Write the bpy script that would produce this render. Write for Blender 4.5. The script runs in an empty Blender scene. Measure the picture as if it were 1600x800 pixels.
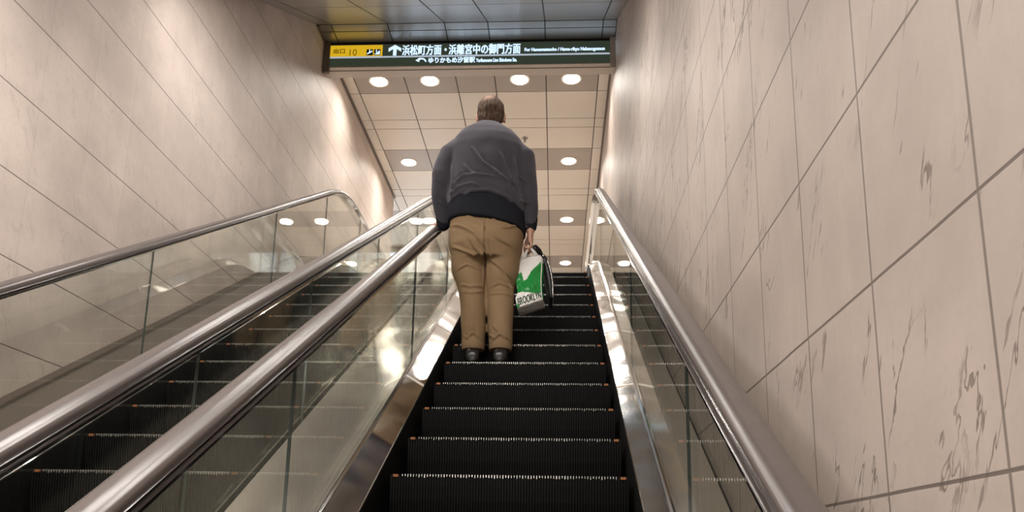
import bpy, bmesh, math, random
from mathutils import Vector, Matrix, noise as mnoise
random.seed(7)
sc = bpy.context.scene
COL = sc.collection
PI = math.pi

# ------------------------------------------------------------------ camera, world, exposure
def make_camera():
    f, v0 = 1262.0, 600.0                      # focal length and principal row of the 1600x800 crop
    p, r, y = math.radians(12.21), math.radians(1.09), math.radians(-3.26)
    M0 = Matrix(((1, 0, 0), (0, 0, -1), (0, 1, 0)))
    Ry = Matrix(((math.cos(y), 0, -math.sin(y)), (0, 1, 0), (math.sin(y), 0, math.cos(y))))
    Rx = Matrix(((1, 0, 0), (0, math.cos(p), math.sin(p)), (0, -math.sin(p), math.cos(p))))
    Rz = Matrix(((math.cos(r), -math.sin(r), 0), (math.sin(r), math.cos(r), 0), (0, 0, 1)))
    R = Rz @ Rx @ Ry @ M0                      # world -> camera (x right, y down, z forward)
    flip = Matrix(((1, 0, 0), (0, -1, 0), (0, 0, -1)))
    cam = bpy.data.cameras.new('camera')
    cam.sensor_fit = 'HORIZONTAL'; cam.sensor_width = 36.0
    cam.lens = f / 1600.0 * 36.0
    cam.shift_y = (v0 - 400.0) / 1600.0
    cam.clip_start = 0.05; cam.clip_end = 200
    o = bpy.data.objects.new('camera', cam); COL.objects.link(o)
    o.matrix_world = (flip @ R).transposed().to_4x4()
    sc.camera = o
make_camera()

w = bpy.data.worlds.new('world'); sc.world = w; w.use_nodes = True
w.node_tree.nodes['Background'].inputs[0].default_value = (0.75, 0.85, 1.0, 1)
w.node_tree.nodes['Background'].inputs[1].default_value = 0.15
vs = sc.view_settings
vs.view_transform = 'Standard'; vs.look = 'None'; vs.gamma = 1.0; vs.exposure = -0.07
vs.use_curve_mapping = False
DOWNLIGHT_W = 18.5          # one ceiling downlight of the upper hall
TUBE_W = 32.0               # one fluorescent fitting over the escalators
LENS_E = 14.0
SIGN_E = 1.0
DAY_E = 2.2

# ------------------------------------------------------------------ layout constants
T = math.tan(math.radians(30)); C30 = math.cos(math.radians(30))
HC = 1.75307                       # the eye stands this far above the line of step noses
def nz(y): return -HC + y * T      # height of the nose line
Z_UP = 3.12                        # upper floor
Z_LO = -3.25                       # lower floor
WL, WR = -3.04, 0.71               # wall planes
Z_CEIL = 6.50                      # upper hall ceiling

# ------------------------------------------------------------------ node helpers
def new_mat(name):
    m = bpy.data.materials.new(name); m.use_nodes = True
    nt = m.node_tree
    b = nt.nodes['Principled BSDF']
    return m, nt, b
def N(nt, typ, **kw):
    n = nt.nodes.new(typ)
    for k, v in kw.items():
        if k.startswith('i_'):
            n.inputs[k[2:].replace('_', ' ')].default_value = v
        else: setattr(n, k, v)
    return n
def math_n(nt, op, a, b=None, c=None, clamp=False):
    n = nt.nodes.new('ShaderNodeMath'); n.operation = op; n.use_clamp = clamp
    for i, v in enumerate((a, b, c)):
        if v is None: continue
        if isinstance(v, (int, float)): n.inputs[i].default_value = v
        else: nt.links.new(v, n.inputs[i])
    return n.outputs[0]
def mixc(nt, fac, a, b):
    n = nt.nodes.new('ShaderNodeMix'); n.data_type = 'RGBA'
    if isinstance(fac, (int, float)): n.inputs[0].default_value = fac
    else: nt.links.new(fac, n.inputs[0])
    for i, v in ((6, a), (7, b)):
        if isinstance(v, tuple): n.inputs[i].default_value = v if len(v) == 4 else (*v, 1)
        else: nt.links.new(v, n.inputs[i])
    return n.outputs[2]
def ramp01(nt, v, lo, hi):
    n = nt.nodes.new('ShaderNodeMapRange'); n.interpolation_type = 'SMOOTHSTEP'
    nt.links.new(v, n.inputs[0]); n.inputs[1].default_value = lo; n.inputs[2].default_value = hi
    return n.outputs[0]
def obj_coord(nt):
    return nt.nodes.new('ShaderNodeTexCoord').outputs['Object']
def mapping(nt, v, scale=(1, 1, 1), rot=(0, 0, 0), loc=(0, 0, 0)):
    n = nt.nodes.new('ShaderNodeMapping'); nt.links.new(v, n.inputs[0])
    n.inputs['Scale'].default_value = scale; n.inputs['Rotation'].default_value = rot; n.inputs['Location'].default_value = loc
    return n.outputs[0]
def noise(nt, v, scale, detail=3, rough=.5, dist=0):
    n = nt.nodes.new('ShaderNodeTexNoise'); nt.links.new(v, n.inputs['Vector'])
    n.inputs['Scale'].default_value = scale; n.inputs['Detail'].default_value = detail
    n.inputs['Roughness'].default_value = rough; n.inputs['Distortion'].default_value = dist
    return n.outputs[0]
def bump(nt, h, strength, dist=.01):
    n = nt.nodes.new('ShaderNodeBump'); nt.links.new(h, n.inputs['Height'])
    n.inputs['Strength'].default_value = strength; n.inputs['Distance'].default_value = dist
    return n.outputs[0]

def simple(name, col, rough=.5, metal=0.0, var=.08, scale=20, bmp=0.0, spec=.5, stretch=(1, 1, 1)):
    """procedural: base colour with a little noise variation"""
    m, nt, b = new_mat(name)
    c = mapping(nt, obj_coord(nt), stretch)
    n = noise(nt, c, scale)
    dark = tuple(x * (1 - var) for x in col); lite = tuple(min(1, x * (1 + var)) for x in col)
    nt.links.new(mixc(nt, n, dark, lite), b.inputs['Base Color'])
    b.inputs['Roughness'].default_value = rough; b.inputs['Metallic'].default_value = metal
    b.inputs['Specular IOR Level'].default_value = spec
    if bmp: nt.links.new(bump(nt, n, bmp), b.inputs['Normal'])
    return m
def emit(name, col, strength, base=None):
    m, nt, b = new_mat(name)
    b.inputs['Base Color'].default_value = (*(base or col), 1)
    b.inputs['Emission Color'].default_value = (*col, 1)
    b.inputs['Emission Strength'].default_value = strength
    b.inputs['Roughness'].default_value = .35
    return m

def stone(name, v_strength, vein, base=(.515, .437, .388)):
    m, nt, b = new_mat(name)
    oc = obj_coord(nt)
    sep = nt.nodes.new('ShaderNodeSeparateXYZ'); nt.links.new(oc, sep.inputs[0])
    Y, Z = sep.outputs[1], sep.outputs[2]
    wob = noise(nt, oc, 2.2, 2)
    wz = math_n(nt, 'MULTIPLY', math_n(nt, 'SUBTRACT', wob, .5), .006)
    dz = math_n(nt, 'PINGPONG', math_n(nt, 'ADD', math_n(nt, 'SUBTRACT', Z, .150 - 4.745), wz), .4745 / 2)
    dy = math_n(nt, 'PINGPONG', math_n(nt, 'ADD', math_n(nt, 'SUBTRACT', Y, 1.318 - 9.42), wz), .4705 / 2)
    lz = math_n(nt, 'SUBTRACT', 1.0, ramp01(nt, dz, .0022, .0052))
    ly = math_n(nt, 'MULTIPLY', math_n(nt, 'SUBTRACT', 1.0, ramp01(nt, dy, .0018, .0062)), v_strength)
    line = math_n(nt, 'MAXIMUM', lz, ly)
    # tile to tile variation
    iz = math_n(nt, 'FLOOR', math_n(nt, 'DIVIDE', math_n(nt, 'SUBTRACT', Z, .150 - 4.745), .4745))
    iy = math_n(nt, 'FLOOR', math_n(nt, 'DIVIDE', math_n(nt, 'SUBTRACT', Y, 1.318 - 9.42), .4705))
    cmb = nt.nodes.new('ShaderNodeCombineXYZ'); nt.links.new(iy, cmb.inputs[0]); nt.links.new(iz, cmb.inputs[1])
    wn = nt.nodes.new('ShaderNodeTexWhiteNoise'); nt.links.new(cmb.outputs[0], wn.inputs[0])
    tile = wn.outputs[0]
    cloud = noise(nt, oc, 1.7, 5, .6)
    fine = noise(nt, oc, 38, 4, .65)
    streak = noise(nt, mapping(nt, oc, (1, 7, .45)), 2.0, 4, .6)
    A = tuple(x * .86 for x in base); B = tuple(min(1, x * 1.10) for x in base)
    col = mixc(nt, ramp01(nt, cloud, .3, .7), A, B)
    col = mixc(nt, math_n(nt, 'MULTIPLY', math_n(nt, 'SUBTRACT', tile, .0), .22), col, (.50, .43, .385, 1))
    col = mixc(nt, math_n(nt, 'MULTIPLY', ramp01(nt, streak, .52, .75), .22), col, (.66, .57, .51, 1))
    col = mixc(nt, math_n(nt, 'MULTIPLY', ramp01(nt, fine, .48, .72), .16), col, (.38, .31, .26, 1))
    # clefts: short, slanting, thin
    rc = mapping(nt, oc, (1, 1, 1), (math.radians(-32), 0, 0))
    rc2 = mapping(nt, rc, (1, 4.2, 1.0))
    cr = noise(nt, rc2, 1.0, 5, .6, .5)
    ridge = math_n(nt, 'ABSOLUTE', math_n(nt, 'SUBTRACT', cr, .5))
    gate = noise(nt, mapping(nt, rc, (1, 2.4, 1.3), (0, 0, 0), (3, 1, 2)), 1.9, 2.0, .5)
    gate = ramp01(nt, gate, .49, .59)
    crack = math_n(nt, 'MULTIPLY', math_n(nt, 'SUBTRACT', 1.0, ramp01(nt, ridge, .002, .011)), gate)
    cr3 = noise(nt, mapping(nt, rc, (1, 17, 3.4), (0, 0, 0), (1, 7, 4)), 1.35, 3.0, .6)
    fleck = math_n(nt, 'MULTIPLY', ramp01(nt, cr3, .665, .715), .8)
    crack = math_n(nt, 'MULTIPLY', math_n(nt, 'MAXIMUM', crack, fleck), vein)
    col = mixc(nt, math_n(nt, 'MULTIPLY', crack, .74), col, (.16, .125, .105, 1))
    col = mixc(nt, math_n(nt, 'MULTIPLY', line, .80), col, (.115, .090, .078, 1))
    nt.links.new(col, b.inputs['Base Color'])
    b.inputs['Roughness'].default_value = .55
    b.inputs['Specular IOR Level'].default_value = .28
    hgt = math_n(nt, 'SUBTRACT', math_n(nt, 'ADD', math_n(nt, 'MULTIPLY', fine, .12), math_n(nt, 'MULTIPLY', cloud, .5)),
                 math_n(nt, 'MAXIMUM', line, crack))
    nt.links.new(bump(nt, hgt, .35, .006), b.inputs['Normal'])
    return m

def steel(name, col=(.60, .58, .56), rough=.2, wav=.25, wsc=2.1):
    m, nt, b = new_mat(name)
    oc = obj_coord(nt)
    brushed = noise(nt, mapping(nt, oc, (90, 3, 3)), 6, 3)
    wave = noise(nt, oc, wsc, 1, .4)
    smear = noise(nt, mapping(nt, oc, (3, 1, 1)), 4, 4)
    nt.links.new(mixc(nt, smear, tuple(x * .88 for x in col), tuple(min(1, x * 1.1) for x in col)), b.inputs['Base Color'])
    b.inputs['Metallic'].default_value = 1.0
    nt.links.new(math_n(nt, 'ADD', math_n(nt, 'MULTIPLY', brushed, .10), rough - .05), b.inputs['Roughness'])
    nt.links.new(bump(nt, math_n(nt, 'ADD', wave, math_n(nt, 'MULTIPLY', brushed, .004)), wav, .05), b.inputs['Normal'])
    return m

def glass(name, tint=(.95, .96, .94)):
    m = bpy.data.materials.new(name); m.use_nodes = True
    nt = m.node_tree; nt.nodes.clear()
    out = nt.nodes.new('ShaderNodeOutputMaterial')
    tr = nt.nodes.new('ShaderNodeBsdfTransparent'); gl = nt.nodes.new('ShaderNodeBsdfGlossy')
    nz_ = noise(nt, obj_coord(nt), 1.5, 2)
    nt.links.new(mixc(nt, nz_, tuple(x * .985 for x in tint), tint), tr.inputs[0])
    gl.inputs[0].default_value = (.95, .97, .96, 1); gl.inputs[1].default_value = .015
    fr = nt.nodes.new('ShaderNodeFresnel')
    geo = nt.nodes.new('ShaderNodeNewGeometry')     # same pane reflectance entering and leaving: no total internal reflection in a thin sheet
    nt.links.new(math_n(nt, 'MULTIPLY_ADD', geo.outputs['Backfacing'], 1 / 1.5 - 1.5, 1.5), fr.inputs[0])
    mx = nt.nodes.new('ShaderNodeMixShader')
    nt.links.new(fr.outputs[0], mx.inputs[0]); nt.links.new(tr.outputs[0], mx.inputs[1]); nt.links.new(gl.outputs[0], mx.inputs[2])
    nt.links.new(mx.outputs[0], out.inputs[0])
    return m

M = {}
M['stone_right'] = stone('beige_stone_cleft', .85, 1.0)
M['stone_left'] = stone('beige_stone_smooth', .12, .22, (.63, .54, .485))
M['steel'] = steel('brushed_stainless', (.56, .545, .53), .11, .55)
M['steel_cover'] = steel('satin_stainless', (.74, .69, .62), .15, .55, 1.1)
M['steel_cover'].node_tree.nodes['Principled BSDF'].inputs['Metallic'].default_value = .65
M['chrome'] = steel('polished_chrome', (.72, .71, .70), .10, .08)
M['steel_dull'] = steel('dull_stainless', (.42, .395, .37), .34, .15)
M['glass'] = glass('balustrade_glass')
M['glass_edge'] = simple('glass_edge_green', (.065, .08, .07), .2)
M['rubber'] = simple('handrail_rubber', (.108, .089, .084), .27, 0, .12, 9, .02, .7)
M['black_metal'] = simple('step_black', (.0055, .0053, .005), .6, 0, .3, 14, .05, .15)
M['black_gap'] = simple('shadow_gap_black', (.008, .008, .008), .7)
M['alu'] = simple('bare_aluminium', (.40, .385, .36), .42, .9, .7, 45)
M['orange'] = simple('demarcation_orange', (.30, .10, .025), .5)
M['panel'] = simple('ceiling_panel_beige', (.76, .69, .60), .38, 0, .03, 3, 0, .4)
M['panel_grey'] = simple('ceiling_strip_taupe', (.42, .365, .315), .36, 0, .03, 3, 0, .4)
M['ceil_gloss'] = simple('soffit_panel_metal', (.36, .345, .325), .30, .45, .05, 2, 0, .5)
M['backing'] = simple('ceiling_joint_dark', (.05, .043, .037), .6)
M['trim'] = simple('edge_trim_bronze', (.16, .13, .105), .4, .3)
M['trim_light'] = simple('trim_pale', (.52, .45, .39), .35, .1)
M['floor'] = simple('floor_granite', (.52, .47, .42), .3, 0, .25, 60)
M['white_ring'] = simple('lamp_ring_white', (.75, .70, .62), .4)
M['lens'] = emit('lamp_lens', (1.0, .90, .74), LENS_E)
M['tube'] = emit('tube_lens', (1.0, .93, .86), 5.0)

# ------------------------------------------------------------------ mesh helpers
def link(name, me, mats, parent=None, smooth=False):
    o = bpy.data.objects.new(name, me); COL.objects.link(o)
    for m in (mats if isinstance(mats, (list, tuple)) else [mats]): me.materials.append(m)
    if parent: o.parent = parent
    if smooth:
        for p in me.polygons: p.use_smooth = True
    return o
def bm_obj(name, bm, mats, parent=None, smooth=False):
    me = bpy.data.meshes.new(name)
    bmesh.ops.recalc_face_normals(bm, faces=bm.faces[:])
    bm.to_mesh(me); bm.free()
    return link(name, me, mats, parent, smooth)
def box(bm, x0, x1, y0, y1, z0, z1, mi=0):
    v = [bm.verts.new((x, y, z)) for x in (x0, x1) for y in (y0, y1) for z in (z0, z1)]
    for f in ((0, 1, 3, 2), (4, 6, 7, 5), (0, 4, 5, 1), (2, 3, 7, 6), (0, 2, 6, 4), (1, 5, 7, 3)):
        fc = bm.faces.new([v[i] for i in f]); fc.material_index = mi
def hexa(bm, pts, mi=0):
    """8 corners ordered as box(): x,y,z loops"""
    v = [bm.verts.new(p) for p in pts]
    for f in ((0, 1, 3, 2), (4, 6, 7, 5), (0, 4, 5, 1), (2, 3, 7, 6), (0, 2, 6, 4), (1, 5, 7, 3)):
        fc = bm.faces.new([v[i] for i in f]); fc.material_index = mi
def empty(name, loc, label=None, cat=None, group=None):
    o = bpy.data.objects.new(name, None); COL.objects.link(o); o.location = loc
    o.empty_display_size = .1
    if label: o['label'] = label
    if cat: o['category'] = cat
    if group: o['group'] = group
    return o
def structure(o, label=None):
    o['kind'] = 'structure'
    if label: o['label'] = label
    return o
def tag(o, label, cat, group=None):
    o['label'] = label; o['category'] = cat
    if group: o['group'] = group
    return o
def disc_ring(bm, c, r0, r1, z0, z1, seg=40, mi=0):
    """washer of square section around vertical axis"""
    rings = []
    for r, z in ((r0, z0), (r1, z0), (r1, z1), (r0, z1)):
        rings.append([bm.verts.new((c[0] + r * math.cos(2 * PI * i / seg), c[1] + r * math.sin(2 * PI * i / seg), z)) for i in range(seg)])
    for a in range(4):
        A, B = rings[a], rings[(a + 1) % 4]
        for i in range(seg):
            f = bm.faces.new((A[i], A[(i + 1) % seg], B[(i + 1) % seg], B[i])); f.material_index = mi
def loft(bm, rings, cap=True, closed=True, mi=0):
    R = [[bm.verts.new(p) for p in r] for r in rings]
    n = len(R[0])
    for a in range(len(R) - 1):
        for i in range(n if closed else n - 1):
            f = bm.faces.new((R[a][i], R[a][(i + 1) % n], R[a + 1][(i + 1) % n], R[a + 1][i])); f.material_index = mi
    if cap and closed:
        bm.faces.new(R[0]).material_index = mi; bm.faces.new(R[-1]).material_index = mi
    return R
def add_tube(bm, pts, radii, seg=16, mi=0):
    """round tube through points with hemispherical ends; radii scalar or (rx, ry)"""
    pts = [Vector(p) for p in pts]
    fr = []
    for i, p in enumerate(pts):
        t = (pts[min(i + 1, len(pts) - 1)] - pts[max(i - 1, 0)]).normalized()
        fr.append(t)
    ref = Vector((0, 1, 0)) if abs(fr[0].y) < .8 else Vector((1, 0, 0))
    rings = []
    def ring(p, t, r, k=1.0):
        a = (ref - t * ref.dot(t)).normalized(); b = t.cross(a)
        rx, ry = (r if isinstance(r, tuple) else (r, r))
        return [p + (b * math.cos(2 * PI * i / seg) * rx + a * math.sin(2 * PI * i / seg) * ry) * k for i in range(seg)]
    def mean(r): return (r[0] + r[1]) / 2 if isinstance(r, tuple) else r
    for q in (80, 55, 28):
        a = math.radians(q); rings.append(ring(pts[0] - fr[0] * mean(radii[0]) * math.sin(a), fr[0], radii[0], math.cos(a)))
    for i, p in enumerate(pts): rings.append(ring(p, fr[i], radii[i]))
    for q in (28, 55, 80):
        a = math.radians(q); rings.append(ring(pts[-1] + fr[-1] * mean(radii[-1]) * math.sin(a), fr[-1], radii[-1], math.cos(a)))
    loft(bm, rings, True, True, mi)
def add_ball(bm, c, r, seg=24, mi=0):
    r = r if isinstance(r, tuple) else (r, r, r)
    mt = Matrix.Translation(c) @ Matrix.Diagonal((*r, 1))
    res = bmesh.ops.create_uvsphere(bm, u_segments=seg, v_segments=seg // 2, radius=1, matrix=mt)
    for v in res['verts']:
        for f in v.link_faces: f.material_index = mi
def ellipse_loft(bm, rows, seg=40, power=2.0):
    """rows: (cx, cy, z_left, z_right, rx, ry)"""
    rings = []
    for cx, cy, zl, zr, rx, ry in rows:
        ring = []
        for i in range(seg):
            a = 2 * PI * i / seg; c, s = math.cos(a), math.sin(a)
            e = 2.0 / power
            x = rx * math.copysign(abs(c) ** e, c); yy = ry * math.copysign(abs(s) ** e, s)
            ring.append((cx + x, cy + yy, (zl + zr) / 2 + (zr - zl) / 2 * x / rx))
        rings.append(ring)
    loft(bm, rings)
def fused(bm, voxel, smooth=4, fac=.5):
    """one continuous skin over everything in bm"""
    bmesh.ops.recalc_face_normals(bm, faces=bm.faces[:])
    me = bpy.data.meshes.new('tmp'); bm.to_mesh(me); bm.free()
    o = bpy.data.objects.new('tmp', me); COL.objects.link(o)
    md = o.modifiers.new('r', 'REMESH'); md.mode = 'VOXEL'; md.voxel_size = voxel; md.adaptivity = 0
    if smooth:
        s = o.modifiers.new('s', 'SMOOTH'); s.iterations = smooth; s.factor = fac
    dg = bpy.context.evaluated_depsgraph_get(); dg.update()
    out = bpy.data.meshes.new_from_object(o.evaluated_get(dg))
    bpy.data.objects.remove(o); bpy.data.meshes.remove(me)
    return out
def text_mesh(body, x0, x1, z0, z1, y, bold=.0, depth=.004, fat=0):
    """text fitted into a rectangle of the plane y = const, read from -y"""
    cu = bpy.data.curves.new('t', 'FONT'); cu.body = body; cu.size = 1; cu.offset = bold; cu.extrude = .02
    cu.resolution_u = 4
    o = bpy.data.objects.new('t', cu); COL.objects.link(o)
    dg = bpy.context.evaluated_depsgraph_get(); dg.update()
    me = bpy.data.meshes.new_from_object(o.evaluated_get(dg))
    bpy.data.objects.remove(o); bpy.data.curves.remove(cu)
    xs = [v.co.x for v in me.vertices]; ys = [v.co.y for v in me.vertices]
    a, b, c, d = min(xs), max(xs), min(ys), max(ys)
    for v in me.vertices:
        X = x0 + (v.co.x - a) / (b - a) * (x1 - x0); Zc = z0 + (v.co.y - c) / (d - c) * (z1 - z0)
        v.co = (X, y - (depth if v.co.z > 0 else 0), Zc)
    if fat:                 # heavier strokes: the same glyphs struck three times side by side
        bm = bmesh.new()
        for k, (dx, dz) in enumerate(((-fat, 0), (fat, 0), (0, fat * .6), (0, -fat * .6))):
            n0 = len(bm.verts); bm.from_mesh(me); bm.verts.ensure_lookup_table()
            for v in bm.verts[n0:]: v.co.x += dx; v.co.z += dz; v.co.y -= k * .0003
        bm.to_mesh(me); bm.free()
    return me

# ------------------------------------------------------------------ path of an escalator line
def profile(h, z_top, z_bot, rt=.55, rb=.55, ys=None):
    """heights along y: incline at offset h, eased to level runs"""
    def z(y):
        a = nz(y) + h
        # soft minimum with upper level, soft maximum with lower level
        k = rt * T
        d = z_top - a
        if d > k: v = a
        elif d < -k: v = z_top
        else: v = z_top - (d + k) ** 2 / (4 * k)
        k2 = rb * T; d2 = v - z_bot
        if d2 < -k2: v = z_bot
        elif d2 < k2: v = z_bot + (d2 + k2) ** 2 / (4 * k2)
        return v
    return z
def yrange(a, b, st=.12):
    n = max(2, int(round((b - a) / st)) + 1)
    return [a + (b - a) * i / (n - 1) for i in range(n)]
Y0, Y1 = -3.9, 11.3

# ------------------------------------------------------------------ room shell
def build_walls():
    bm = bmesh.new()      # right wall, thick slab
    box(bm, WR, WR + .25, -9, 24, Z_LO, 8.2)
    structure(bm_obj('wall_right', bm, M['stone_right']), 'beige cleft stone tile wall close on the right')
    bm = bmesh.new()
    box(bm, WL - .25, WL, -9, 13.75, Z_LO, 8.2)
    structure(bm_obj('wall_left', bm, M['stone_left']), 'beige stone tile wall along the left escalator')
    bm = bmesh.new()
    box(bm, -9, WL - .25, 13.5, 13.75, Z_UP, 8.2)
    structure(bm_obj('wall_return', bm, M['stone_left']))
    bm = bmesh.new(); box(bm, -9.25, -9, 13.5, 24, Z_UP, 8.2)
    structure(bm_obj('wall_far_left', bm, M['stone_left']))
    bm = bmesh.new(); box(bm, -9.25, WR + .25, 24, 24.25, Z_UP, 8.2)
    structure(bm_obj('wall_back', bm, M['stone_left']))
    bm = bmesh.new(); box(bm, WL - .25, WR + .25, -9.25, -9, Z_LO, 8.2)
    structure(bm_obj('wall_front', bm, M['stone_left']))
    bm = bmesh.new()
    box(bm, -9, WR, 11.5, 24, Z_UP - .3, Z_UP); box(bm, WL, WR, 9.0, 11.5, Z_UP - .3, Z_UP)
    structure(bm_obj('floor', bm, M['floor']))
    bm = bmesh.new(); box(bm, WL, WR, -9, -3.0, Z_LO - .2, Z_LO)
    structure(bm_obj('floor_lower', bm, M['floor']))
    bm = bmesh.new()      # the concrete slope carrying both escalators
    hexa(bm, [(WL, -3.0, Z_LO - .2), (WL, -3.0, Z_LO - .1), (WL, 9.0, Z_UP - 1.2), (WL, 9.0, Z_UP - .6),
              (WR, -3.0, Z_LO - .2), (WR, -3.0, Z_LO - .1), (WR, 9.0, Z_UP - 1.2), (WR, 9.0, Z_UP - .6)])
    structure(bm_obj('floor_slope', bm, M['black_gap']))
build_walls()

# upper hall ceiling: individual panels with open joints under a dark backing
XJ = [WL, -2.86, -2.15, -1.43, -.89, -.18, .54, WR]
P0, PER = 12.345, 2.365
def build_upper_ceiling():
    bm = bmesh.new()
    box(bm, -9, WR, 9.385, 24, Z_CEIL + .012, Z_CEIL + .12, 1)
    ysp = []
    for k in range(-1, 5):
        c = P0 + k * PER
        ysp += [(c - .365, c + .365, 2), (c + .365, c + 1.085, 0), (c + 1.085, c + 1.345, 0), (c + 1.345, c + PER - .365, 0)]
    xs = [-9 + .745 * i for i in range(9)]
    xs = [x for x in xs if x < WL - .3] + [WL]
    g = .007
    for y0, y1, mi in ysp:
        y0 = max(y0, 9.39)
        if y1 <= y0 or y0 > 23.9: continue
        y1 = min(y1, 24)
        for a, b in zip(XJ[:-1], XJ[1:]):
            edge = a == WL or b == WR
            box(bm, a + g, b - g, y0 + g, y1 - g, Z_CEIL, Z_CEIL + .012, 0 if edge else mi)
        if y0 > 13.6:
            for a, b in zip(xs[:-1], xs[1:]):
                box(bm, a + g, b - g, y0 + g, y1 - g, Z_CEIL, Z_CEIL + .012, mi)
    structure(bm_obj('ceiling', bm, [M['panel'], M['backing'], M['panel_grey']]), 'beige panel ceiling of the upper hall')
    # bronze shadow trims where ceiling and walls meet
    bm = bmesh.new(); box(bm, WL, WL + .035, 9.39, 13.75, Z_CEIL - .02, Z_CEIL)
    structure(bm_obj('trim_1', bm, M['trim']))
    bm = bmesh.new(); box(bm, WR - .03, WR, 9.39, 24, Z_CEIL - .02, Z_CEIL)
    structure(bm_obj('trim_2', bm, M['trim']))
build_upper_ceiling()

Z_LV = 6.50; Y_LV = 8.80
def build_soffit():
    """sloping metal panel ceiling over the escalators, its level end, and the beam behind the sign"""
    bm = bmesh.new()
    def zi(y): return Z_LV + (y - Y_LV) * T if y < Y_LV else Z_LV
    ylow = -2.6
    # backing
    for (a, b) in ((ylow, Y_LV), (Y_LV, 9.20)):
        hexa(bm, [(WL, a, zi(a) + .012), (WL, a, zi(a) + .15), (WL, b, zi(b) + .012), (WL, b, zi(b) + .15),
                  (WR, a, zi(a) + .012), (WR, a, zi(a) + .15), (WR, b, zi(b) + .012), (WR, b, zi(b) + .15)], 1)
    box(bm, WL, WR, -9, ylow, zi(ylow) + .012, zi(ylow) + .15, 1)
    g = .007
    rows = [(8.945, 9.18), (Y_LV + .004, 8.945)]
    y = Y_LV
    while y > ylow + .3:
        rows.append((y - 1.30, y)); y -= 1.30
    for (a, b) in rows:
        for x0, x1 in zip(XJ[:-1], XJ[1:]):
            x0 += g; x1 -= g; A = a + g; B = b - g
            hexa(bm, [(x0, A, zi(A)), (x0, A, zi(A) + .012), (x0, B, zi(B)), (x0, B, zi(B) + .012),
                      (x1, A, zi(A)), (x1, A, zi(A) + .012), (x1, B, zi(B)), (x1, B, zi(B) + .012)], 0)
    for yy in (-9, -6.9, -4.8):
        for x0, x1 in zip(XJ[:-1], XJ[1:]):
            box(bm, x0 + g, x1 - g, yy + g, yy + 2.1 - g, zi(ylow), zi(ylow) + .012, 0)
    structure(bm_obj('ceiling_slope', bm, [M['ceil_gloss'], M['backing']]), 'sloping glossy panel ceiling above the escalators')
    bm = bmesh.new()
    box(bm, WL, WR, 9.18, 9.385, 6.15, 8.2)
    box(bm, WL, WR, 9.165, 9.395, 6.138, 6.15)
    structure(bm_obj('beam', bm, M['trim_light']), 'pale cross beam carrying the station sign')
    bm = bmesh.new(); box(bm, WL, WL + .085, 9.13, 9.18, 6.06, Z_LV - .005)
    structure(bm_obj('trim_3', bm, M['trim']))
    bm = bmesh.new(); box(bm, WR - .07, WR, 9.13, 9.18, 6.06, Z_LV - .005)
    structure(bm_obj('trim_4', bm, M['trim_light']))
    bm = bmesh.new(); box(bm, WL, WL + .03, Y_LV, 9.13, Z_LV - .02, Z_LV)
    structure(bm_obj('trim_8', bm, M['trim']))
    bm = bmesh.new(); box(bm, WL + .02, WR - .02, 9.232, 9.246, 6.134, 6.139)
    structure(bm_obj('trim_9', bm, M['trim']))
    return zi
zi = build_soffit()

# ------------------------------------------------------------------ escalators
def sweep_x(bm, prof, zf, ys, mi=0):
    """prof: list of (x, dn) polygon; dn measured square to the run; swept along y with height zf(y)"""
    rings = []
    for y in ys:
        e = 1e-3; dz = (zf(y + e) - zf(y - e)) / (2 * e)
        L = math.hypot(1, dz); ny, nzv = -dz / L, 1 / L
        z = zf(y)
        rings.append([(x, y + ny * d, z + nzv * d) for x, d in prof])
    loft(bm, rings, True, True, mi)

def step_mesh(W):
    """one step: ribbed curved riser below the nose, ribbed tread behind it; local origin at middle of nose"""
    bm = bmesh.new()
    hw = W / 2
    # solid core
    prof = [(.012, -.010), (.014, -.05), (.022, -.12), (.036, -.19), (.05, -.245), (.09, -.245), (.10, -.05), (.395, -.05), (.395, -.010)]
    loft(bm, [[(-hw, y, z) for y, z in prof], [(hw, y, z) for y, z in prof]])
    n = int(W / .0128)
    for i in range(n):
        x = -hw + (i + .5) * W / n; a = .0034
        rp = [(0.0, -.004), (.003, -.05), (.010, -.12), (.024, -.19), (.038, -.243), (.054, -.243), (.040, -.19), (.026, -.12), (.018, -.05), (.016, -.004)]
        loft(bm, [[(x - a, y, z) for y, z in rp], [(x + a, y, z) for y, z in rp]])
        box(bm, x - a, x + a, .016, .392, -.012, 0.0)
    me = bpy.data.meshes.new('step'); bmesh.ops.recalc_face_normals(bm, faces=bm.faces[:]); bm.to_mesh(me); bm.free()
    me.materials.append(M['black_metal'])
    # bright worn teeth along the nose
    bm = bmesh.new()
    for i in range(n):
        x = -hw + (i + .5) * W / n
        if abs(x) > hw - .05: continue
        s = random.random()
        a = .0014 + .0010 * s; h = .008 + .007 * random.random()
        hexa(bm, [(x - a, -.004, -h), (x - a, -.004 + .002, .001), (x - a, .012, -h), (x - a, .016, .001),
                  (x + a, -.004, -h), (x + a, -.004 + .002, .001), (x + a, .012, -h), (x + a, .016, .001)])
    me2 = bpy.data.meshes.new('nosing'); bmesh.ops.recalc_face_normals(bm, faces=bm.faces[:]); bm.to_mesh(me2); bm.free()
    me2.materials.append(M['alu'])
    bm = bmesh.new()       # worn orange corner block with three ribs, centred on its own origin
    loft(bm, [[(-.012, y, z) for y, z in ((-.003, -.012), (-.003, .000), (.014, .001), (.014, -.012))], [(.012, y, z) for y, z in ((-.003, -.012), (-.003, .000), (.014, .001), (.014, -.012))]])
    me3 = bpy.data.meshes.new('edge_marker'); bmesh.ops.recalc_face_normals(bm, faces=bm.faces[:]); bm.to_mesh(me3); bm.free()
    me3.materials.append(M['orange'])
    return me, me2, me3

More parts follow.
